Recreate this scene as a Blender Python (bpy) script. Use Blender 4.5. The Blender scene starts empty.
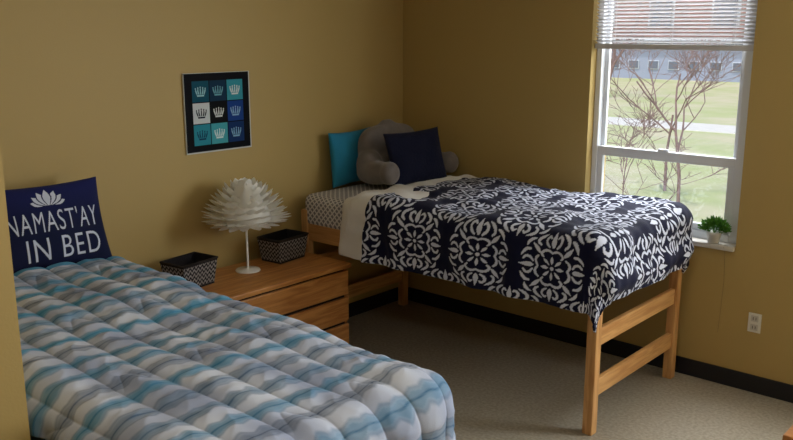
import bpy, bmesh, math, random
import numpy as np
from mathutils import Vector, Matrix
random.seed(4); rng=np.random.RandomState(7)
sc=bpy.context.scene
sc.view_settings.view_transform='Standard'
sc.view_settings.look='None'
sc.view_settings.exposure=0.0

def lin(c):
    c=[x/255.0 for x in c[:3]]
    return tuple((x/12.92 if x<=0.04045 else ((x+0.055)/1.055)**2.4) for x in c)
def L4(c): return (*lin(c),1.0)

# ---------------------------------------------------------------- materials
def mat(name,col,rough=0.6,bump=0,bscale=50,var=0,vscale=5,metal=0,spec=0.5,sheen=0,col2=None):
    m=bpy.data.materials.new(name); m.use_nodes=True
    nt=m.node_tree; b=nt.nodes['Principled BSDF']
    b.inputs['Base Color'].default_value=L4(col); b.inputs['Roughness'].default_value=rough
    b.inputs['Metallic'].default_value=metal
    b.inputs['Specular IOR Level'].default_value=spec
    if sheen: b.inputs['Sheen Weight'].default_value=sheen
    tc=nt.nodes.new('ShaderNodeTexCoord')
    if var or col2:
        n=nt.nodes.new('ShaderNodeTexNoise'); n.inputs['Scale'].default_value=vscale; n.inputs['Detail'].default_value=5
        nt.links.new(tc.outputs['Object'],n.inputs['Vector'])
        r=nt.nodes.new('ShaderNodeValToRGB')
        c=lin(col)
        c2=lin(col2) if col2 else tuple(x*(1-var) for x in c)
        c1=c if col2 else tuple(min(1,x*(1+var)) for x in c)
        r.color_ramp.elements[0].position=0.35; r.color_ramp.elements[1].position=0.65
        r.color_ramp.elements[0].color=(*c2,1); r.color_ramp.elements[1].color=(*c1,1)
        nt.links.new(n.outputs['Fac'],r.inputs['Fac']); nt.links.new(r.outputs['Color'],b.inputs['Base Color'])
    if bump:
        n=nt.nodes.new('ShaderNodeTexNoise'); n.inputs['Scale'].default_value=bscale; n.inputs['Detail'].default_value=3
        nt.links.new(tc.outputs['Object'],n.inputs['Vector'])
        bp=nt.nodes.new('ShaderNodeBump'); bp.inputs['Strength'].default_value=bump; bp.inputs['Distance'].default_value=0.01
        nt.links.new(n.outputs['Fac'],bp.inputs['Height']); nt.links.new(bp.outputs['Normal'],b.inputs['Normal'])
    return m
def vmat(name,rough=0.8,bump=0.15,bscale=400,sheen=0.05,spec=0.2):
    m=mat(name,(200,200,200),rough,bump,bscale,spec=spec,sheen=sheen)
    nt=m.node_tree; a=nt.nodes.new('ShaderNodeVertexColor'); a.layer_name='Col'
    nt.links.new(a.outputs['Color'],nt.nodes['Principled BSDF'].inputs['Base Color'])
    return m
def woodmat(name,c1,c2,axis='X',rough=0.4,scale=1.0):
    m=bpy.data.materials.new(name); m.use_nodes=True
    nt=m.node_tree; b=nt.nodes['Principled BSDF']; b.inputs['Roughness'].default_value=rough
    tc=nt.nodes.new('ShaderNodeTexCoord'); mp=nt.nodes.new('ShaderNodeMapping')
    s={'X':(1.2,14,14),'Y':(14,1.2,14),'Z':(14,14,1.2)}[axis]
    mp.inputs['Scale'].default_value=[x*scale for x in s]
    nt.links.new(tc.outputs['Object'],mp.inputs['Vector'])
    n=nt.nodes.new('ShaderNodeTexNoise'); n.inputs['Scale'].default_value=3; n.inputs['Detail'].default_value=8; n.inputs['Distortion'].default_value=0.8
    nt.links.new(mp.outputs['Vector'],n.inputs['Vector'])
    r=nt.nodes.new('ShaderNodeValToRGB'); r.color_ramp.elements[0].position=0.36; r.color_ramp.elements[1].position=0.62
    r.color_ramp.elements[0].color=L4(c2); r.color_ramp.elements[1].color=L4(c1)
    nt.links.new(n.outputs['Fac'],r.inputs['Fac']); nt.links.new(r.outputs['Color'],b.inputs['Base Color'])
    bp=nt.nodes.new('ShaderNodeBump'); bp.inputs['Strength'].default_value=0.08; bp.inputs['Distance'].default_value=0.005
    nt.links.new(n.outputs['Fac'],bp.inputs['Height']); nt.links.new(bp.outputs['Normal'],b.inputs['Normal'])
    return m

M_wall=mat('wall_paint',(183,157,97),0.55,0.06,120,spec=0.35)
M_ceil=mat('ceiling_paint',(215,210,200),0.9)
M_floor=mat('floor_vinyl',(168,158,140),0.5,0.05,200,col2=(143,134,117),vscale=60,spec=0.3)
M_base=mat('baseboard_rubber',(16,16,24),0.5)
M_white=mat('white_paint',(225,228,232),0.4)
M_whitep=mat('white_plastic',(225,222,210),0.35)
M_blind=mat('blind_white',(205,203,205),0.5)
M_sill=mat('sill_stone',(205,200,190),0.4,var=0.05,vscale=30)
M_woodX=woodmat('oak_x',(212,162,102),(184,130,74),'X')
M_woodY=woodmat('oak_y',(212,162,102),(184,130,74),'Y')
M_woodZ=woodmat('oak_z',(216,166,106),(188,134,78),'Z')
M_dY=woodmat('dresser_oak_y',(206,146,82),(174,112,56),'Y',0.35)
M_dX=woodmat('dresser_oak_x',(194,132,72),(160,98,48),'X',0.35)
M_dark=mat('dark_gap',(30,20,14),0.8)
M_v=vmat('printed_fabric')
M_vp=vmat('printed_paper',0.6,0,10,0,0.1)
M_vb=vmat('woven_basket',0.8,0.6,300,0)
M_grey=mat('backrest_fabric',(118,110,106),0.95,0.3,150,var=0.08,vscale=20,sheen=0.3)
M_teal=mat('teal_fabric',(24,128,165),0.85,0.15,200,sheen=0.1,var=0.06,vscale=8)
M_navyp=mat('navy_fabric',(14,18,44),0.8,0.6,70,sheen=0.05,spec=0.2)
M_fleece=mat('fleece',(225,220,212),0.95,0.5,90,sheen=0.3)
M_lampw=mat('lamp_white',(240,238,232),0.5)
M_green=mat('plant_leaf',(100,160,56),0.6,col2=(60,120,36),vscale=60)
M_pot=mat('pot_white',(225,225,220),0.4)

# ---------------------------------------------------------------- helpers
def link(o,parent=None):
    sc.collection.objects.link(o)
    if parent: o.parent=parent
    return o
def empty(name):
    e=bpy.data.objects.new(name,None); e.empty_display_size=0.1; return link(e)
def boxes(name,lst,m,parent=None,bevel=0.0):
    bm=bmesh.new()
    for lo,hi in lst:
        vs=[bm.verts.new((x,y,z)) for z in (lo[2],hi[2]) for y in (lo[1],hi[1]) for x in (lo[0],hi[0])]
        for f in ((0,2,3,1),(4,5,7,6),(0,1,5,4),(2,6,7,3),(0,4,6,2),(1,3,7,5)):
            bm.faces.new([vs[i] for i in f])
    me=bpy.data.meshes.new(name); bm.to_mesh(me); bm.free()
    me.materials.append(m)
    o=link(bpy.data.objects.new(name,me),parent)
    if bevel:
        md=o.modifiers.new('bev','BEVEL'); md.width=bevel; md.segments=2; md.limit_method='ANGLE'
    return o
def mesh(name,verts,faces,m,parent=None,smooth=True,cols=None):
    me=bpy.data.meshes.new(name); me.from_pydata([tuple(v) for v in verts],[],[tuple(f) for f in faces]); me.update()
    me.materials.append(m)
    if smooth: me.polygons.foreach_set('use_smooth',[True]*len(me.polygons))
    if cols is not None:
        ca=me.color_attributes.new('Col','FLOAT_COLOR','POINT')
        c=np.ones((len(verts),4),dtype=np.float32); c[:,:3]=cols
        ca.data.foreach_set('color',c.ravel())
    return link(bpy.data.objects.new(name,me),parent)
def gridfaces(nu,nv,flip=False):
    i,j=np.meshgrid(np.arange(nu-1),np.arange(nv-1),indexing='ij')
    a=(i*nv+j).ravel(); b=((i+1)*nv+j).ravel(); c=((i+1)*nv+j+1).ravel(); d=(i*nv+j+1).ravel()
    return np.stack([a,d,c,b] if flip else [a,b,c,d],1)
def lathe(name,prof,m,loc=(0,0,0),parent=None,n=32):
    vs=[];fs=[]
    for r,z in prof:
        for k in range(n):
            t=2*math.pi*k/n; vs.append((loc[0]+r*math.cos(t),loc[1]+r*math.sin(t),loc[2]+z))
    for i in range(len(prof)-1):
        for k in range(n):
            fs.append((i*n+k,i*n+(k+1)%n,(i+1)*n+(k+1)%n,(i+1)*n+k))
    return mesh(name,vs,fs,m,parent)
def tube(name,pts,r,m,parent=None,cyc=False):
    cu=bpy.data.curves.new(name,'CURVE'); cu.dimensions='3D'; cu.bevel_depth=1.0; cu.bevel_resolution=2
    s=cu.splines.new('POLY'); s.points.add(len(pts)-1)
    for i,p in enumerate(pts):
        s.points[i].co=(*p,1); s.points[i].radius=r[i] if hasattr(r,'__len__') else r
    cu.materials.append(m)
    return link(bpy.data.objects.new(name,cu),parent)
def sn(a,b,freq,seed,n=10):
    r=np.random.RandomState(seed); out=np.zeros_like(a)
    for _ in range(n):
        t=r.uniform(0,2*math.pi); f=freq*r.uniform(0.6,1.5)
        out+=np.sin((a*math.cos(t)+b*math.sin(t))*f*2*math.pi+r.uniform(0,6.28))
    return out/math.sqrt(n)*0.8
def catmull(P,n=10):
    P=[np.array(p,float) for p in P]; out=[]
    Q=[2*P[0]-P[1]]+P+[2*P[-1]-P[-2]]
    for i in range(1,len(Q)-2):
        for k in range(n):
            t=k/n; a,b,c,d=Q[i-1:i+3]
            out.append(0.5*((2*b)+(-a+c)*t+(2*a-5*b+4*c-d)*t*t+(-a+3*b-3*c+d)*t**3))
    out.append(P[-1]); return out
def stroke(X,Y,pts,radii):
    c=catmull([(*p,r) for p,r in zip(pts,radii)],8)
    m=np.zeros(X.shape,bool)
    for a,b in zip(c[:-1],c[1:]):
        dx,dy=b[0]-a[0],b[1]-a[1]; L=dx*dx+dy*dy+1e-12
        t=np.clip(((X-a[0])*dx+(Y-a[1])*dy)/L,0,1)
        m|=((X-a[0]-t*dx)**2+(Y-a[1]-t*dy)**2)<(a[2]+(b[2]-a[2])*t)**2
    return m
def tri_mask(X,Y,tris):
    m=np.zeros(X.shape,bool)
    for (a,b,c) in tris:
        x0,x1=min(a[0],b[0],c[0]),max(a[0],b[0],c[0]); y0,y1=min(a[1],b[1],c[1]),max(a[1],b[1],c[1])
        sel=(X>=x0)&(X<=x1)&(Y>=y0)&(Y<=y1)
        if not sel.any(): continue
        x=X[sel];y=Y[sel]
        def e(p,q): return (q[0]-p[0])*(y-p[1])-(q[1]-p[1])*(x-p[0])
        e1,e2,e3=e(a,b),e(b,c),e(c,a)
        m[sel]|=((e1>=0)&(e2>=0)&(e3>=0))|((e1<=0)&(e2<=0)&(e3<=0))
    return m
def text_tris(body,cx,cy,w,h):
    cu=bpy.data.curves.new('t','FONT'); cu.body=body; cu.offset=-0.004; cu.space_character=1.12
    o=bpy.data.objects.new('t',cu); sc.collection.objects.link(o)
    dg=bpy.context.evaluated_depsgraph_get(); dg.update()
    me=o.evaluated_get(dg).to_mesh(); me.calc_loop_triangles()
    V=np.array([v.co[:2] for v in me.vertices]); T=[tuple(t.vertices) for t in me.loop_triangles]
    o.evaluated_get(dg).to_mesh_clear()
    bpy.data.objects.remove(o,do_unlink=True); bpy.data.curves.remove(cu)
    lo=V.min(0);hi=V.max(0)
    V=(V-(lo+hi)/2)/(hi-lo)*np.array([w,h])+np.array([cx,cy])
    return [(V[a],V[b],V[c]) for a,b,c in T]

# ---------------------------------------------------------------- room shell
H=2.6; RX=5.0; RY=-5.8
boxes('floor',[((-0.1,RY-0.1,-0.1),(RX+0.1,0.25,0.0))],M_floor)
boxes('ceiling',[((-0.1,RY-0.1,H),(RX+0.1,0.25,H+0.1))],M_ceil)
boxes('wall_west',[((-0.12,RY,0),(0,0.25,H))],M_wall)
boxes('wall_east',[((RX,RY,0),(RX+0.12,0.25,H))],M_wall)
boxes('wall_south',[((0,RY-0.12,0),(RX,RY,H))],M_wall)
W1=(1.478,2.416,0.80,2.40); W2=(3.35,4.55,0.80,2.40)
boxes('wall_north',[((0,0,0),(W1[0],0.25,H)),((W1[1],0,0),(W2[0],0.25,H)),((W2[1],0,0),(RX,0.25,H)),
  ((W1[0],0,0),(W1[1],0.25,W1[2])),((W1[0],0,W1[3]),(W1[1],0.25,H)),
  ((W2[0],0,0),(W2[1],0.25,W2[2])),((W2[0],0,W2[3]),(W2[1],0.25,H))],M_wall)
boxes('wall_closet',[((0.0,RY,0),(1.665,-3.610,H))],M_wall)
boxes('baseboard_north',[((0.012,-0.012,0),(RX,0,0.10))],M_base,bevel=0.003)
boxes('baseboard_west',[((0,-3.610,0),(0.012,0,0.10))],M_base,bevel=0.003)
boxes('baseboard_closet',[((0.012,-3.610,0),(1.677,-3.598,0.10)),((1.665,RY,0),(1.677,-3.610,0.10))],M_base)

# glass
gm=bpy.data.materials.new('window_glass'); gm.use_nodes=True; nt=gm.node_tree; nt.nodes.clear()
o_=nt.nodes.new('ShaderNodeOutputMaterial'); mx=nt.nodes.new('ShaderNodeMixShader'); tr=nt.nodes.new('ShaderNodeBsdfTransparent'); gl=nt.nodes.new('ShaderNodeBsdfGlossy')
gl.inputs['Roughness'].default_value=0.02; mx.inputs[0].default_value=0.05
nt.links.new(tr.outputs[0],mx.inputs[1]); nt.links.new(gl.outputs[0],mx.inputs[2]); nt.links.new(mx.outputs[0],o_.inputs[0])

def window(name,W,zr):
    e=empty(name); x0,x1,z0,z1=W; f=0.05; q=-0.035
    boxes('frame',[((x0,0.10+q,z0),(x0+f-0.015,0.18+q,z1)),((x1-f-0.015,0.10+q,z0),(x1,0.18+q,z1)),((x0+f-0.015,0.10+q,z0),(x1-f-0.015,0.18+q,z0+f)),((x0+f-0.015,0.10+q,z1-f),(x1-f-0.015,0.18+q,z1))],M_white,e,0.004)
    a,b=x0+f-0.015,x1-f-0.015
    boxes('lower_sash',[((a,0.11+q,z0+f),(a+0.035,0.14+q,zr)),((b-0.04,0.11+q,z0+f),(b,0.14+q,zr)),((a+0.035,0.11+q,z0+f),(b-0.04,0.14+q,z0+f+0.04)),((a,0.105+q,zr),(b,0.14+q,zr+0.055))],M_white,e,0.003)
    boxes('upper_sash',[((a,0.145+q,zr),(a+0.025,0.17+q,z1-f)),((b-0.03,0.145+q,zr),(b,0.17+q,z1-f)),((a+0.025,0.145+q,zr+0.0),(b-0.03,0.17+q,zr+0.04))],M_white,e,0.003)
    boxes('glass_lower',[((a+0.03,0.124+q,z0+f+0.03),(b-0.03,0.126+q,zr+0.01))],gm,e)
    boxes('glass_upper',[((a+0.01,0.157+q,zr+0.03),(b-0.01,0.159+q,z1-f))],gm,e)
    boxes('sill',[((x0+0.002,-0.025,z0-0.02),(x1-0.002,0.065,z0+0.008))],M_sill,e,0.004)
    boxes('sash_lock',[(((a+b)/2-0.03,0.095+q,zr+0.055),((a+b)/2+0.03,0.12+q,zr+0.07))],M_white,e,0.003)
    return e
window('window_1',W1,1.225)
window('added_window_2',W2,1.6)  # unseen second window, added to bring more light into the room

# blinds
bl=empty('window_blind')
zb=1.875
vs=[];fs=[]
nS=24
for i in range(nS):
    z=zb+0.03+i*0.0205
    t=math.radians(-27); w=0.0122
    for x in (W1[0]+0.006,W1[1]-0.006):
        for k in (-1,0,1):
            vs.append((x,0.04+k*w*math.cos(t),z+k*w*math.sin(t)+(0.0015 if k==0 else 0)))
    b=i*6; fs+= [(b,b+1,b+4,b+3),(b+1,b+2,b+5,b+4)]
s=mesh('slats',vs,fs,M_blind,bl,False); s.modifiers.new('s','SOLIDIFY').thickness=0.001
boxes('bottom_rail',[((W1[0]+0.006,0.028,zb-0.014),(W1[1]-0.006,0.054,zb+0.016))],M_blind,bl,0.004)
boxes('head_rail',[((W1[0]+0.004,0.015,2.365),(W1[1]-0.004,0.06,2.399))],M_blind,bl,0.003)
for k,x in enumerate((W1[0]+0.12,(W1[0]+W1[1])/2,W1[1]-0.12)):
    boxes('cord_%d'%k,[((x,0.025,zb),(x+0.002,0.027,2.37)),((x,0.055,zb),(x+0.002,0.057,2.37))],M_blind,bl)

# outlet
ou=empty('wall_outlet')
boxes('plate',[((2.52,-0.006,0.345),(2.59,-0.0005,0.455))],M_whitep,ou,0.003)
for k,z in enumerate((0.375,0.425)):
    boxes('socket_%d'%k,[((2.535,-0.009,z-0.017),(2.575,-0.006,z+0.017))],mat('socket_beige',(200,196,184),0.4),ou,0.004)
    boxes('slots_%d'%k,[((2.546,-0.0095,z-0.008),(2.549,-0.009,z+0.008)),((2.561,-0.0095,z-0.008),(2.564,-0.009,z+0.008))],M_dark,ou)
tube('wall_cable',[(2.36,-0.028,0.80),(2.362,-0.006,0.77),(2.37,-0.005,0.6),(2.365,-0.005,0.42),(2.36,-0.005,0.30)],0.0013,mat('cable',(158,134,86),0.6))

# ---------------------------------------------------------------- poster
def poster():
    y0,y1,z0,z1=-1.858,-1.400,1.288,1.736
    e=empty('wall_poster')
    boxes('backing',[((0.002,y0,z0),(0.012,y1,z1))],M_white,e)
    n=320
    U,V=np.meshgrid(np.linspace(0,1,n),np.linspace(0,1,n),indexing='ij')
    col=np.zeros((n,n,3)); col[:]=lin((5,7,14))
    col[(U<0.006)|(U>0.985)|(V<0.016)|(V>0.994)]=lin((200,205,205))
    tiles=[[(14,78,100),(14,50,78),(55,150,168)],[(205,212,216),(6,8,14),(22,62,135)],[(44,140,160),(70,165,180),(16,48,100)]]
    crowns=[[(150,200,210),(110,170,185),(215,225,228)],[(20,30,50),(215,220,220),(140,180,215)],[(15,60,90),(215,232,235),(130,175,210)]]
    for r in range(3):
        for c in range(3):
            cu,cv=0.5+(c-1)*0.262,0.5-(r-1)*0.272
            a=(U-cu)/0.124; b=(V-cv)/0.13
            col[(abs(a)<1)&(abs(b)<1)]=lin(tiles[r][c])
            m=(abs(a)<0.42)&(b>-0.48)&(b<-0.33)
            for k in (-2,-1,0,1,2):
                tip=(k*0.29,0.32-0.06*abs(k)); 
                m|=stroke(a,b,[(k*0.2,-0.28),((k*0.2+tip[0])/2+0.05*np.sign(k),0.05),tip],[0.07,0.07,0.04])
                m|=((a-tip[0])**2+(b-tip[1]-0.08)**2)<0.075**2
            gap=stroke(a,b,[(-0.42,-0.27),(0,-0.30),(0.42,-0.27)],[0.025]*3)
            col[m&~gap]=lin(crowns[r][c])
    P=np.stack([np.full(U.shape,0.0135),y0+U*(y1-y0),z0+V*(z1-z0)],-1).reshape(-1,3)
    mesh('print',P,gridfaces(n,n),M_vp,e,False,col.reshape(-1,3))
poster()

# ---------------------------------------------------------------- bed frame
def bedframe(e,x0,x1,y0,y1,dz,mattress):
    p=0.055
    posts=[]
    for x in (x0,x1-p):
        for y in (y0,y1-p): posts.append(((x,y,0.0),(x+p,y+p,0.865+dz)))
    boxes('posts',posts,M_woodZ,e,0.006)
    r=[]
    for x in (x0+0.014,x1-p+0.014):
        for z in (0.19,0.455,0.74):
            r.append(((x,y0+p,z+(dz if z>0.4 else 0)),(x+0.028,y1-p,z+0.09+(dz if z>0.4 else 0))))
    boxes('end_rails',r,M_woodY,e,0.005)
    boxes('side_rails',[((x0+p,y0+0.012,0.67+dz),(x1-p,y0+0.04,0.78+dz)),((x0+p,y1-0.04,0.67+dz),(x1-p,y1-0.012,0.78+dz))],M_woodX,e,0.005)
    sl=[((x0+0.12+i*0.2,y0+0.04,0.735+dz),(x0+0.19+i*0.2,y1-0.04,0.755+dz)) for i in range(10)]
    boxes('slats',sl,M_woodY,e)
    o=boxes('mattress',[((x0+0.01,y0+0.005,0.757+dz),(x1-0.015,y1-0.005,0.965+dz))],mattress,e,0.05)
    o.modifiers['bev'].segments=5
    return o

def lattice_mat():
    m=mat('patterned_sheet',(200,198,200),0.9,0.1,200)
    nt=m.node_tree; tc=nt.nodes.new('ShaderNodeTexCoord'); sp=nt.nodes.new('ShaderNodeSeparateXYZ'); nt.links.new(tc.outputs['Object'],sp.inputs[0])
    def mth(op,a,b=None):
        n=nt.nodes.new('ShaderNodeMath'); n.operation=op
        for i,v in enumerate((a,b)):
            if v is None: continue
            if isinstance(v,(int,float)): n.inputs[i].default_value=v
            else: nt.links.new(v,n.inputs[i])
        return n.outputs[0]
    yz=mth('ADD',sp.outputs['Y'],sp.outputs['Z'])
    s1=mth('ADD',sp.outputs['X'],yz); s2=mth('SUBTRACT',sp.outputs['X'],yz)
    a=mth('ABSOLUTE',mth('SINE',mth('MULTIPLY',s1,80))); b=mth('ABSOLUTE',mth('SINE',mth('MULTIPLY',s2,80)))
    mn=mth('MINIMUM',a,b); g=mth('GREATER_THAN',mn,0.5)
    mix=nt.nodes.new('ShaderNodeMix'); mix.data_type='RGBA'
    mix.inputs[6].default_value=L4((220,215,211)); mix.inputs[7].default_value=L4((132,128,130))
    nt.links.new(g,mix.inputs[0]); nt.links.new(mix.outputs[2],nt.nodes['Principled BSDF'].inputs['Base Color'])
    return m
M_sheet=lattice_mat()

# ---------------------------------------------------------------- cloth
def cloth(name,a0,a1,b0,b1,x1,y0,y1,ztop,R,disp,colf,nu,nv,parent,m,flare=0.06,p=2.6,thick=0.012,shear=None,warp=None):
    A,B=np.meshgrid(np.linspace(a0,a1,nu),np.linspace(b0,b1,nv),indexing='ij')
    if warp is not None: A,B=warp(A,B)
    dx=np.maximum(0,A-x1); dyn=np.maximum(0,y0-B); dyf=np.maximum(0,B-y1); dy=dyn+dyf
    d=(dx**p+dy**p)**(1/p)+1e-9
    nn=np.sqrt(dx**2+dy**2)+1e-9
    ux=dx/nn; uy=(np.where(dyf>0,dy,-dy))/nn
    q=R*math.pi/2
    h=np.where(d<q,R*np.sin(np.minimum(d,q)/R),R+(d-q)*flare)
    v=np.where(d<q,R*(1-np.cos(np.minimum(d,q)/R)),R+(d-q))
    off=(d<1e-6)
    X=np.minimum(A,x1)+np.where(off,0,ux*h); Y=np.clip(B,y0,y1)+np.where(off,0,uy*h); Z=ztop-np.where(off,0,v)
    P=np.stack([X,Y,Z],-1)
    gu=np.gradient(P,axis=0); gv=np.gradient(P,axis=1)
    N=np.cross(gu,gv); N/=np.linalg.norm(N,axis=-1,keepdims=True)+1e-12
    D=disp(A,B,d)
    P=P+N*D[...,None]
    C=colf(A,B)
    if shear is not None: P=shear(P,A,B)
    o=mesh(name,P.reshape(-1,3),gridfaces(nu,nv),m,parent,True,None if C is None else C.reshape(-1,3))
    s=o.modifiers.new('s','SOLIDIFY'); s.thickness=thick; s.offset=-1
    return o

# medallion mask: curling damask scrolls
def medallion():
    n=300
    X,Y=np.meshgrid(np.linspace(-1,1,n),np.linspace(-1,1,n),indexing='ij'); X=abs(X);Y=abs(Y)
    m=(X**2+Y**2)<0.06**2
    S=[([(0,.13),(0,.24),(0,.35)],[.012,.05,.012]),([(.13,0),(.24,0),(.35,0)],[.012,.05,.012]),
       ([(.10,.10),(.19,.19),(.27,.25)],[.012,.045,.012]),
       ([(.0,.47),(.12,.52),(.26,.50),(.34,.40),(.28,.32)],[.03,.038,.040,.036,.028]),
       ([(.47,.0),(.53,.12),(.52,.24),(.44,.32)],[.03,.038,.040,.032]),
       ([(.40,.44),(.50,.54),(.64,.66)],[.03,.06,.012]),
       ([(.0,.62),(.0,.74),(.0,1.0)],[.02,.075,.01]),([(.62,0),(.74,0),(1.0,0)],[.02,.075,.01]),
       ([(.12,.62),(.23,.70),(.25,.81),(.17,.88),(.11,.84)],[.025,.038,.038,.034,.026]),
       ([(.62,.12),(.70,.23),(.81,.25),(.88,.17)],[.025,.038,.038,.03]),
       ([(.26,.95),(.37,.89),(.47,.80),(.48,.70),(.40,.64)],[.012,.038,.044,.038,.025]),
       ([(.95,.26),(.89,.37),(.80,.47),(.70,.48)],[.012,.038,.044,.034]),
       ([(.58,.80),(.68,.76),(.76,.68),(.80,.58)],[.012,.040,.040,.012])]
    for pts,r in S: m|=stroke(X,Y,pts,r)
    return m
MED=medallion()
def navy_col(A,B):
    C=np.zeros(A.shape+(3,)); C[:]=lin((9,12,42))
    sx,sy,ra,rb=0.43,0.285,0.186,0.163
    b_off=-1.06-0.20
    for j in range(-2,9):
        for i in range(-2,9):
            ca=0.66+i*sx+(0.5*sx if j%2 else 0); cb=b_off+j*sy
            u=(A-ca)/ra; v=(B-cb)/rb
            sel=(abs(u)<1)&(abs(v)<1)
            if not sel.any(): continue
            n=MED.shape[0]
            iu=((u[sel]+1)/2*(n-1)).astype(int); iv=((v[sel]+1)/2*(n-1)).astype(int)
            mm=MED[iu,iv]
            t=C[sel]; t[mm]=lin((208,212,226)); C[sel]=t
    return C
# ----- right-hand bed
b2=empty('navy_bed')
bedframe(b2,0.075,2.165,-1.075,-0.085,0.0,M_sheet)
def d_navy(A,B,d):
    D=0.018*sn(A,B,1.6,1)+0.009*sn(A,B,4,2)+0.003*sn(A,B,11,3)
    D+=0.02*np.clip(d/0.4,0,1)*np.sin(A*19+2*sn(A,B*0,1,9))
    D=D+0.03
    D=np.where(B>-0.13,np.clip(D,-0.02,0.02),D)
    return D
def nwarp(A,B):
    t=np.clip((A-0.70)/0.5,0,1)
    A=A-(1-t)*0.04*np.clip((B+1.2)/1.0,0,1)
    return A,B
cloth('navy_damask_comforter',0.72,2.12+0.34,-1.06-0.38,-0.13+0.26,2.12,-1.06,-0.15,1.0,0.07,d_navy,navy_col,600,560,b2,M_v,warp=nwarp)
cloth('fleece_turnback',0.50,0.90,-1.06-0.36,-0.15,3,-1.06,-0.1,0.985,0.06,lambda A,B,d:0.02+0.012*sn(A,B,5,5)+0.02*np.cos((A-0.66)*10),lambda A,B:None,50,160,b2,M_fleece,
  warp=lambda A,B:(A+0.03*np.clip((B+1.2)/1.0,0,1),B))

def pillow(name,w,h,t,loc,rot,m,parent,colf=None,n=60,pinch=0.07,seed=0):
    u=np.linspace(-1,1,n); U,V=np.meshgrid(u,u,indexing='ij')
    vs=[];fs=[];cs=[]
    for s in (1,-1):
        x=w/2*U*(1-pinch*(1-V**2)*U**2); y=h/2*V*(1-pinch*(1-U**2)*V**2)
        z=s*t/2*np.power(np.clip((1-U**2)*(1-V**2),0,1),0.42)
        z=z+s*0.006*sn(U,V,1.2,seed+3)*(1-U**4)*(1-V**4)
        P=np.stack([x,y,z],-1).reshape(-1,3)
        base=(0 if s==1 else n*n)
        vs.append(P); f=gridfaces(n,n,s==-1)+base; fs.append(f)
        if colf is not None: cs.append((colf(U,V) if s==1 else colf(U*0+5,V)).reshape(-1,3))
    V_=np.concatenate(vs); F_=np.concatenate(fs)
    o=mesh(name,V_,F_,m,parent,True,np.concatenate(cs) if colf is not None else None)
    bm=bmesh.new(); bm.from_mesh(o.data); bmesh.ops.remove_doubles(bm,verts=bm.verts,dist=0.0002); bm.to_mesh(o.data); bm.free()
    o.matrix_world=Matrix.Translation(loc)@rot
    return o
def frame_rot(right,up):
    r=Vector(right).normalized(); u=Vector(up); u=(u-r*u.dot(r)).normalized(); n=r.cross(u)
    return Matrix((r,u,n)).transposed().to_4x4()
pillow('teal_pillow',0.40,0.36,0.11,(0.10,-0.63,1.15),frame_rot((0.0,1,0.02),(-0.08,0,1)),M_teal,None,seed=1)
pillow('navy_pillow',0.41,0.35,0.12,(0.52,-0.475,1.175),frame_rot((0.35,1,0.06),(-0.32,0,1)),M_navyp,None,seed=2)

def backrest():
    bm=bmesh.new()
    def ell(c,r,rot=None,e=1.0):
        mtx=Matrix.Translation(c)@(rot or Matrix.Identity(4))@Matrix.Diagonal((*r,1))
        ret=bmesh.ops.create_uvsphere(bm,u_segments=24,v_segments=16,radius=1)
        for v in ret['verts']:
            c_=v.co
            v.co=Vector([math.copysign(abs(k)**e,k) for k in c_])
        bmesh.ops.transform(bm,matrix=mtx,verts=ret['verts'])
    ell((0.0,0,0.185),(0.08,0.27,0.19),None,0.62)
    ell((0.03,0,0.10),(0.10,0.27,0.10),None,0.75)
    for s in (-1,1):
        ell((0.14,s*0.29,0.082),(0.17,0.068,0.076),Matrix.Rotation(s*0.10,4,'Z'),0.85)
        ell((0.27,s*0.305,0.082),(0.06,0.072,0.076),None,1.0)
        ell((0.05,s*0.25,0.12),(0.09,0.08,0.11),None,0.9)
    for k in range(9):
        t=math.pi*k/8
        ell((0.0,0.06*math.cos(t),0.365+0.03*math.sin(t)),(0.018,0.018,0.018))
    me=bpy.data.meshes.new('backrest_pillow'); bm.to_mesh(me); bm.free(); me.materials.append(M_grey)
    o=link(bpy.data.objects.new('backrest_pillow',me))
    r=o.modifiers.new('r','REMESH'); r.mode='VOXEL'; r.voxel_size=0.013; r.use_smooth_shade=True
    s=o.modifiers.new('s','SMOOTH'); s.iterations=6; s.factor=0.6
    o.matrix_world=Matrix.Translation((0.24,-0.40,0.985))@Matrix.Rotation(-0.10,4,'Y')
backrest()

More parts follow.
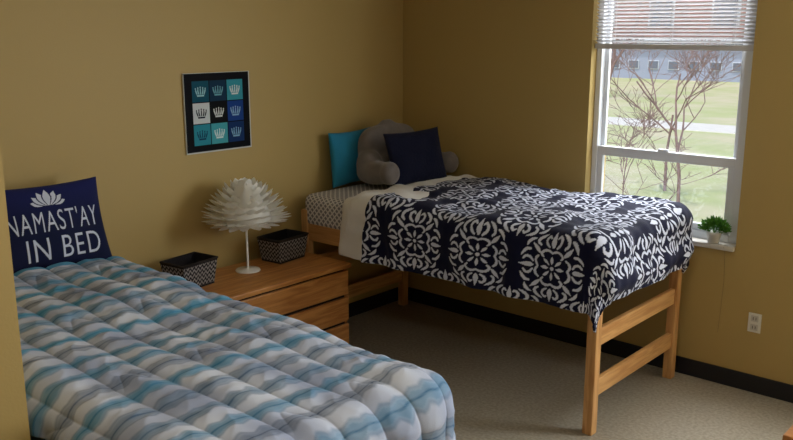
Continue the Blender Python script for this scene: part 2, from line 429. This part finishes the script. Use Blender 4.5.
# ----- left-hand bed
b1=empty('blue_bed'); DZ=-0.13
bedframe(b1,0.075,2.165,-3.50,-2.52,DZ,mat('blue_sheet',(78,100,122),0.85,0.1,200))
def blue_col(A,B):
    tri=np.abs(((B/0.068)%1)-0.5)*2
    s=A+0.018*sn(A,B,1.2,21)+0.006*sn(A,B,9,22)
    P=0.112
    ph=s/P
    idx=np.floor(ph+0.5)
    # scalloped diamonds: the band half-width swells and shrinks along its length
    swell=0.10*(np.abs((((B/0.068)+0.5*idx)%1)-0.5)*2-0.5)
    dist=np.abs(ph-idx)                    # 0 at band centre .. 0.5 between bands
    wdt=0.25+swell+0.02*sn(A,B,12,29)
    core=np.clip((wdt-dist)/0.10,0,1)
    edge=np.clip(1-np.abs(dist-wdt)/0.075,0,1)
    mid=np.clip(1-np.abs(dist-0.0)/0.05,0,1)*0.5
    st=np.clip(0.50*core+0.55*edge+mid+0.12*sn(A,B,16,23)*core,0,1)
    big=np.clip(0.5+0.6*np.sin(idx*2.4+0.6),0,1)
    white=np.array(lin((212,217,228))); lav=np.array(lin((160,169,192)))
    light=lav+(white-lav)*np.clip(0.5+0.5*sn(A,B,2.5,26),0,1)[...,None]
    gray=np.array(lin((82,94,118))); aq=np.array(lin((44,130,172)))
    aqw=np.clip(big*(1.5-0.45*A)+0.06,0,1)
    dark=gray+(aq-gray)*aqw[...,None]
    aql=np.array(lin((104,176,208)))
    soft=(core*aqw*0.8)[...,None]
    light=light*(1-soft)+aql*soft
    C=light*(1-st[...,None])+dark*st[...,None]
    C[A<0.415]=lin((76,146,186))
    return C
def d_blue(A,B,d):
    ch=(B+3.5)/0.150+0.12*sn(A,B,0.6,31)-0.25*np.clip(A-1.2,0,2)
    s=np.abs(np.sin(math.pi*ch))
    D=0.0125*np.power(s,0.40)
    seg=np.abs(np.sin(math.pi*(A/1.15+0.5*np.floor(ch)+0.10*s**2)))
    D*=np.clip(0.15+np.power(seg*2.5,0.5),0,1)
    D+=0.011*sn(A,B,1.1,32)
    wr=sn(A*1.0,B*0.35,5.5,35); D+=0.008*(1-np.abs(wr))*s
    wr2=sn(A*1.0,B*0.8,9,36); D+=0.0035*(1-np.abs(wr2))*s
    D+=0.0018*np.sin(A*70+2.5*sn(A,B,2.2,34))*s
    D+=0.014*np.clip(d/0.4,0,1)*np.sin((A+B)*14)
    return D+0.026
def slope(P,A,B):
    P=P.copy(); P[...,2]-=0.035*np.clip(A-0.4,0,2.0); return P
cloth('blue_striped_comforter',0.38,2.26+0.50,-3.47-0.10,-2.56+0.40,2.27,-3.42,-2.60,0.882,0.10,d_blue,blue_col,680,470,b1,M_v,p=2.3,shear=slope,flare=0.10)
cloth('lower_blanket',1.9,2.24+0.62,-3.40,-2.56+0.46,2.24,-3.40,-2.60,0.80,0.09,lambda A,B,d:0.005+0.010*np.sin((A+B)*20),lambda A,B:None,100,100,b1,mat('white_blanket',(190,195,205),0.9,0.2,100),p=2.4)

def navpil_col():
    n=560
    X,Y=np.meshgrid(np.linspace(-1,1,n),np.linspace(-1,1,n),indexing='ij')
    m=tri_mask(X,Y,text_tris("NAMAST'AY",0.04,0.14,1.56,0.46))
    m|=tri_mask(X,Y,text_tris("IN BED",0.14,-0.46,1.26,0.48))
    for k in (-3,3,-2,2,-1,1,0):
        a=k*0.45; L=0.36-0.02*abs(k)
        base=(0.03*k,0.50); tip=(math.sin(a)*L*0.95,0.50+math.cos(a)*L)
        mid=((base[0]+tip[0])/2,(base[1]+tip[1])/2)
        m&=~stroke(X,Y,[base,mid,tip],[.03,.082,.03])
        m|=stroke(X,Y,[base,mid,tip],[.02,.06,.008])
    n_=n
    def f(U,V):
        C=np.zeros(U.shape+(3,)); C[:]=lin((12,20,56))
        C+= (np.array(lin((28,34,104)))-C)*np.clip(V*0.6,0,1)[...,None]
        ok=abs(U)<=1
        iu=np.clip(((U+1)/2*(n_-1)).astype(int),0,n_-1); iv=np.clip(((V+1)/2*(n_-1)).astype(int),0,n_-1)
        C[m[iu,iv]&ok]=lin((205,211,226)); return C
    return f
pillow('slogan_pillow',0.58,0.43,0.14,(0.22,-2.795,1.064),frame_rot((0.02,1,-0.01),(-0.30,0,1)),M_v,None,navpil_col(),n=280,seed=5)

# ---------------------------------------------------------------- dresser
dr=empty('wooden_dresser')
dx0,dx1,dy0,dy1,dz=0.06,0.55,-2.28,-1.13,0.612
boxes('top',[((dx0,dy0-0.01,dz-0.028),(dx1+0.015,dy1+0.008,dz))],M_dY,dr,0.004)
boxes('carcass',[((dx0,dy1-0.022,0),(dx1-0.02,dy1,dz-0.028)),((dx0,dy0,0),(dx1-0.02,dy0+0.022,dz-0.028)),((dx0,dy0+0.022,0.05),(dx0+0.01,dy1-0.022,dz-0.028)),((dx0+0.01,dy0+0.022,0.05),(dx1-0.02,dy1-0.022,0.07))],M_dX,dr,0.002)
boxes('shadow_gap',[((dx1-0.03,dy0+0.022,0.07),(dx1-0.021,dy1-0.022,dz-0.03))],M_dark,dr)
hh=(dz-0.04-0.07)/3
for i in range(3):
    z0=0.07+i*hh
    boxes('drawer_%d'%(i+1),[((dx1-0.02,dy0+0.004,z0+0.014),(dx1,dy1-0.004,z0+hh-0.004))],M_dY,dr,0.005)
boxes('plinth',[((dx1-0.05,dy0+0.022,0),(dx1-0.04,dy1-0.022,0.07))],M_dX,dr)

# ---------------------------------------------------------------- baskets
def basket(cx,cy,z,wx,wy,h,ang):
    e=empty('woven_basket')
    nx=60;nh=40
    S,T=np.meshgrid(np.linspace(0,3.9999,4*nx),np.linspace(0,1,nh),indexing='ij')
    for nm,ins in (('outer',0),('inner',0.008)):
        hx=(wx/2)*(0.84+0.16*T)-ins; hy=(wy/2)*(0.84+0.16*T)-ins
        side=np.floor(S).astype(int)%4; f=S-np.floor(S)
        X=np.choose(side,[hx*(2*f-1),hx,hx*(1-2*f),-hx]); Y=np.choose(side,[-hy,hy*(2*f-1),hy,hy*(1-2*f)])
        Z=0.004+T*h
        L=np.choose(side,[wx*f,wy*f,wx*f,wy*f])
        zig=np.abs(((L/0.030)%1)-0.5)*2
        pat=(((T*h/0.026)+zig*0.8)%1)<0.40
        C=np.zeros(S.shape+(3,)); C[:]=lin((28,26,30))
        if nm=='outer':
            C[pat]=lin((165,160,158)); C[T>0.9]=lin((24,22,26)); C[T<0.05]=lin((24,22,26))
        else: C[:]=lin((34,31,34))
        mesh(nm,np.stack([X,Y,Z],-1).reshape(-1,3),gridfaces(4*nx,nh,nm=='inner'),M_vb,e,True,C.reshape(-1,3))
    boxes('bottom',[((-wx/2*0.84,-wy/2*0.84,0.0),(wx/2*0.84,wy/2*0.84,0.006))],M_dark,e)
    c=[(-wx/2,-wy/2),(wx/2,-wy/2),(wx/2,wy/2),(-wx/2,wy/2),(-wx/2,-wy/2)]
    tube('rim',[(x*0.985,y*0.985,h+0.004) for x,y in c],0.006,M_dark,e)
    e.location=(cx,cy,z); e.rotation_euler=(0,0,ang)
basket(0.225,-2.03,dz+0.001,0.18,0.25,0.14,math.radians(8))
basket(0.185,-1.325,dz+0.001,0.18,0.26,0.14,math.radians(6))

# ---------------------------------------------------------------- lamp
lp=empty('petal_table_lamp'); lx,ly=0.235,-1.64
lathe('base',[(0,0),(0.07,0),(0.072,0.004),(0.068,0.01),(0.012,0.014),(0.006,0.02),(0.006,0.30),(0,0.30)],M_lampw,(lx,ly,dz+0.001),lp)
lathe('bulb',[(0.012,0),(0.014,0.03),(0.03,0.06),(0.032,0.08),(0.02,0.105),(0,0.11)],M_lampw,(lx,ly,dz+0.29),lp,20)
pm=bpy.data.materials.new('petal_plastic'); pm.use_nodes=True; nt=pm.node_tree; b=nt.nodes['Principled BSDF']; b.inputs['Base Color'].default_value=L4((250,248,242)); b.inputs['Roughness'].default_value=0.45
tl=nt.nodes.new('ShaderNodeBsdfTranslucent'); tl.inputs['Color'].default_value=L4((250,248,240)); ms=nt.nodes.new('ShaderNodeMixShader'); ms.inputs[0].default_value=0.3
nt.links.new(b.outputs[0],ms.inputs[1]); nt.links.new(tl.outputs[0],ms.inputs[2]); nt.links.new(ms.outputs[0],nt.nodes['Material Output'].inputs[0])
vs=[];fs=[]
def petal(R0,z0,ang,L,W,pitch,curl):
    n=8; base=len(vs)
    ca,sa=math.cos(ang),math.sin(ang)
    r=R0;z=z0
    for i in range(n):
        t=i/(n-1)
        w=W*(min(1,0.55+1.6*t))*(1-t**2.2)**0.8+0.001
        pa=pitch+curl*t
        if i>0: r+=L/(n-1)*math.cos(pa); z+=L/(n-1)*math.sin(pa)
        for s in (-1,0,1):
            ww=s*w/2; zz=z+(0.16*w if s else 0)
            vs.append((lx+r*ca-ww*sa,ly+r*sa+ww*ca,zz))
    for i in range(n-1):
        for k in (0,1):
            a=base+i*3+k; fs.append((a,a+1,a+4,a+3))
zc=0.905
prof=[ (0.125,-0.012,0.105,-0.12,0.35,18),(0.140,0.008,0.12,0.0,0.35,20),(0.138,0.034,0.115,0.10,0.40,20),
 (0.130,0.064,0.105,0.20,0.45,18),(0.116,0.096,0.098,0.33,0.5,16),(0.096,0.124,0.09,0.48,0.5,14),
 (0.074,0.150,0.084,0.65,0.55,12),(0.048,0.170,0.076,0.85,0.5,9),(0.020,0.184,0.066,1.1,0.35,6)]
for i,(R,z,L,pi_,cu_,n) in enumerate(prof):
    for k in range(n):
        a=2*math.pi*(k+0.5*(i%2))/n+random.uniform(-.05,.05)
        petal(R,zc+z,a,L*random.uniform(.92,1.08),0.064,pi_+random.uniform(-.08,.08),cu_)
mesh('petals',vs,fs,pm,lp)
lathe('shade_core',[(0.125,-0.015),(0.140,0.02),(0.133,0.06),(0.104,0.11),(0.062,0.165),(0.0,0.188)],pm,(lx,ly,zc),lp,32)
boxes('spider',[((lx-0.125,ly-0.002,zc-0.004),(lx+0.125,ly+0.002,zc)),((lx-0.002,ly-0.125,zc-0.004),(lx+0.002,ly+0.125,zc))],M_lampw,lp)

# ---------------------------------------------------------------- plant
pl=empty('potted_plant'); px,py,pz=2.29,0.005,W1[2]+0.009
lathe('pot',[(0,0),(0.030,0),(0.040,0.055),(0.043,0.057),(0.043,0.065),(0.036,0.065),(0.034,0.05),(0,0.05)],M_pot,(px,py,pz),pl,24)
vs=[];fs=[]
for i in range(620):
    th=random.uniform(0,2*math.pi); ph=math.acos(random.uniform(-0.2,1)); r=random.uniform(0.45,1)
    c=Vector((px+0.088*r*math.sin(ph)*math.cos(th),py+0.045*r*math.sin(ph)*math.sin(th),pz+0.08+0.070*r*math.cos(ph)))
    d=Vector((math.sin(ph)*math.cos(th),math.sin(ph)*math.sin(th),math.cos(ph)+0.4)).normalized()
    s=d.cross(Vector((random.uniform(-1,1),random.uniform(-1,1),random.uniform(-1,1)))).normalized()
    b=len(vs); vs+= [c-d*0.010,c+s*0.006,c+d*0.013,c-s*0.006]; fs.append((b,b+1,b+2,b+3))
mesh('leaves',vs,fs,M_green,pl,False)
for i in range(14):
    a=random.uniform(0,6.28); rr=random.uniform(.3,1)
    tube('stem_%d'%i,[(px,py,pz+0.05),(px+0.02*math.cos(a)*rr,py+0.02*math.sin(a)*rr,pz+0.08),(px+0.055*math.cos(a)*rr,py+0.03*math.sin(a)*rr,pz+0.12)],0.0012,M_green,pl)

# ---------------------------------------------------------------- desk (corner visible lower right)
dk=empty('wooden_desk')
boxes('desk_top',[((3.30,-2.03,0.72),(4.4,-1.36,0.75))],M_dX,dk,0.004)
boxes('desk_legs',[((3.31,-2.01,0),(3.36,-1.96,0.72)),((3.31,-1.43,0),(3.36,-1.38,0.72)),((4.33,-2.0,0),(4.38,-1.95,0.72)),((4.33,-1.43,0),(4.38,-1.38,0.72))],M_dX,dk,0.004)
boxes('desk_apron',[((3.36,-2.0,0.62),(4.33,-1.98,0.72)),((3.32,-1.96,0.62),(3.34,-1.43,0.72))],M_dX,dk)

# ---------------------------------------------------------------- added ceiling fixture, unseen, housing for a fill lamp
cl=empty('added_ceiling_fixture')
lathe('housing',[(0.0,0.0),(0.2,0.0),(0.2,-0.03),(0.185,-0.05),(0,-0.06)],M_white,(2.9,-3.4,H),cl)

# ---------------------------------------------------------------- outdoors
G=-1.0
lawn=mat('lawn',(160,168,114),0.95,0.3,3,col2=(184,176,146),vscale=0.5)
boxes('lawn_ground',[((-90,0.3,G-0.2),(60,110,G))],lawn)
boxes('concrete_path',[((-90,20.5,G),(60,22.6,G+0.02))],mat('concrete',(200,196,186),0.9,var=0.05))
bd=empty('neighbouring_building')
bmx=mat('metal_panel',(134,141,158),0.7,var=0.05,vscale=0.3); brick=mat('brick',(132,98,92),0.9,var=0.12,vscale=2)
boxes('lower_storey',[((-80,46,G),(40,60,1.3))],bmx,bd)
boxes('upper_storey',[((-80,45.8,1.3),(40,60,12))],brick,bd)
gw=mat('building_glass',(84,92,108),0.3); gt=mat('building_trim',(178,183,192),0.6)
wl=[];tl_=[]
for i in range(90):
    x=-78+i*1.3
    wl.append(((x,45.9,-0.35),(x+0.6,45.99,0.1))); tl_.append(((x-0.05,45.94,-0.40),(x+0.65,45.995,0.15)))
    if i%3==0:
        for z in (2.2,5.2): wl.append(((x,45.7,z),(x+1.4,45.79,z+1.5))); tl_.append(((x-0.12,45.74,z-0.12),(x+1.52,45.795,z+1.62)))
boxes('windows',wl,gw,bd); boxes('window_trim',tl_,gt,bd)
boxes('fascia',[((-80,45.6,1.2),(40,45.8,1.45))],gt,bd)
bark=mat('bark',(124,102,98),0.9,0.3,30)
def tree(name,base,h,seed,spread=0.5,r0=0.05,depth=5,nb=(2,3,3)):
    r=random.Random(seed); cu=bpy.data.curves.new(name,'CURVE'); cu.dimensions='3D'; cu.bevel_depth=1.0; cu.bevel_resolution=1
    def grow(p,d,L,rad,k):
        n=4; pts=[p.copy()]; q=p.copy(); dd=d.copy()
        for i in range(n):
            dd=(dd+Vector((r.uniform(-1,1),r.uniform(-1,1),r.uniform(-.2,.6)))*0.18).normalized()
            q=q+dd*L/n; pts.append(q.copy())
        s=cu.splines.new('POLY'); s.points.add(n)
        for i,x in enumerate(pts): s.points[i].co=(*x,1); s.points[i].radius=max(rad,0.004)*(1-0.4*i/n)
        if k==0: return
        for j in range(r.choice(nb)):
            t=pts[r.choice((2,3,4))]
            nd=(dd+Vector((r.uniform(-1,1),r.uniform(-1,1),r.uniform(-.4,.7)))*spread*1.5).normalized()
            grow(t,nd,L*r.uniform(.62,.85),rad*0.6,k-1)
    grow(Vector(base),Vector((0.0,0,1)),h*0.33,r0,depth)
    cu.materials.append(bark); link(bpy.data.objects.new(name,cu))
tree('bare_tree',(-1.3,8.2,G),4.4,3,0.6,0.032,6)
tree('bare_tree.001',(-2.6,10.6,G),4.4,8,0.6,0.03,6)
tree('bare_tree.002',(-14,30,G),9,5,0.6,0.10,5)
tree('bare_shrub',(-0.5,5.4,G),2.4,12,0.9,0.010,5)
tree('bare_shrub.001',(-1.9,7.4,G),2.6,17,0.9,0.012,5)

# ---------------------------------------------------------------- world & lights
w=bpy.data.worlds.new('sky'); sc.world=w; w.use_nodes=True; nt=w.node_tree; bg=nt.nodes['Background']
sky=nt.nodes.new('ShaderNodeTexSky'); sky.sky_type='NISHITA'; sky.sun_disc=False; sky.sun_elevation=math.radians(40); sky.sun_rotation=math.radians(200)
nt.links.new(sky.outputs[0],bg.inputs[0]); bg.inputs[1].default_value=0.35
def light(name,typ,loc,target,energy,col=(1,1,1),size=(1,1),**k):
    l=bpy.data.lights.new(name,typ); l.energy=energy; l.color=col
    if typ=='AREA': l.shape='RECTANGLE'; l.size,l.size_y=size
    o=link(bpy.data.objects.new(name,l)); o.location=loc
    o.rotation_euler=(Vector(target)-Vector(loc)).to_track_quat('-Z','Y').to_euler()
    for a,b in k.items(): setattr(l,a,b)
    return o
light('sun','SUN',(0,0,20),(-6,9,0),3.4,(1,0.96,0.88),angle=math.radians(0.6))
light('added_window_2_fill','AREA',(3.95,0.32,1.65),(2.5,-2.6,1.1),128,(0.92,0.97,1),(1.2,1.5))  # fill lamp added in the unseen second window to brighten the room
light('window_1_fill','AREA',(1.95,0.95,2.95),(1.9,-1.3,0.8),170,(0.94,0.97,1),(1.6,1.2))  # added area lamp, hidden above the view, boosting light on the bed foot
light('added_ceiling_fill','AREA',(2.9,-3.4,H-0.07),(2.4,-3.0,0),11,(1,0.97,0.92),(0.35,0.35))  # added overhead fill lamp, out of view

# ---------------------------------------------------------------- camera
cam=bpy.data.cameras.new('camera'); co=link(bpy.data.objects.new('camera',cam)); sc.camera=co
cam.sensor_width=36; cam.lens=850/793*36; cam.clip_start=0.05; cam.clip_end=300
co.location=(3.995,-4.633,1.97)
d=Vector((-0.6587*0.9759,0.7524*0.9759,-0.2182)); co.rotation_euler=d.to_track_quat('-Z','Y').to_euler()
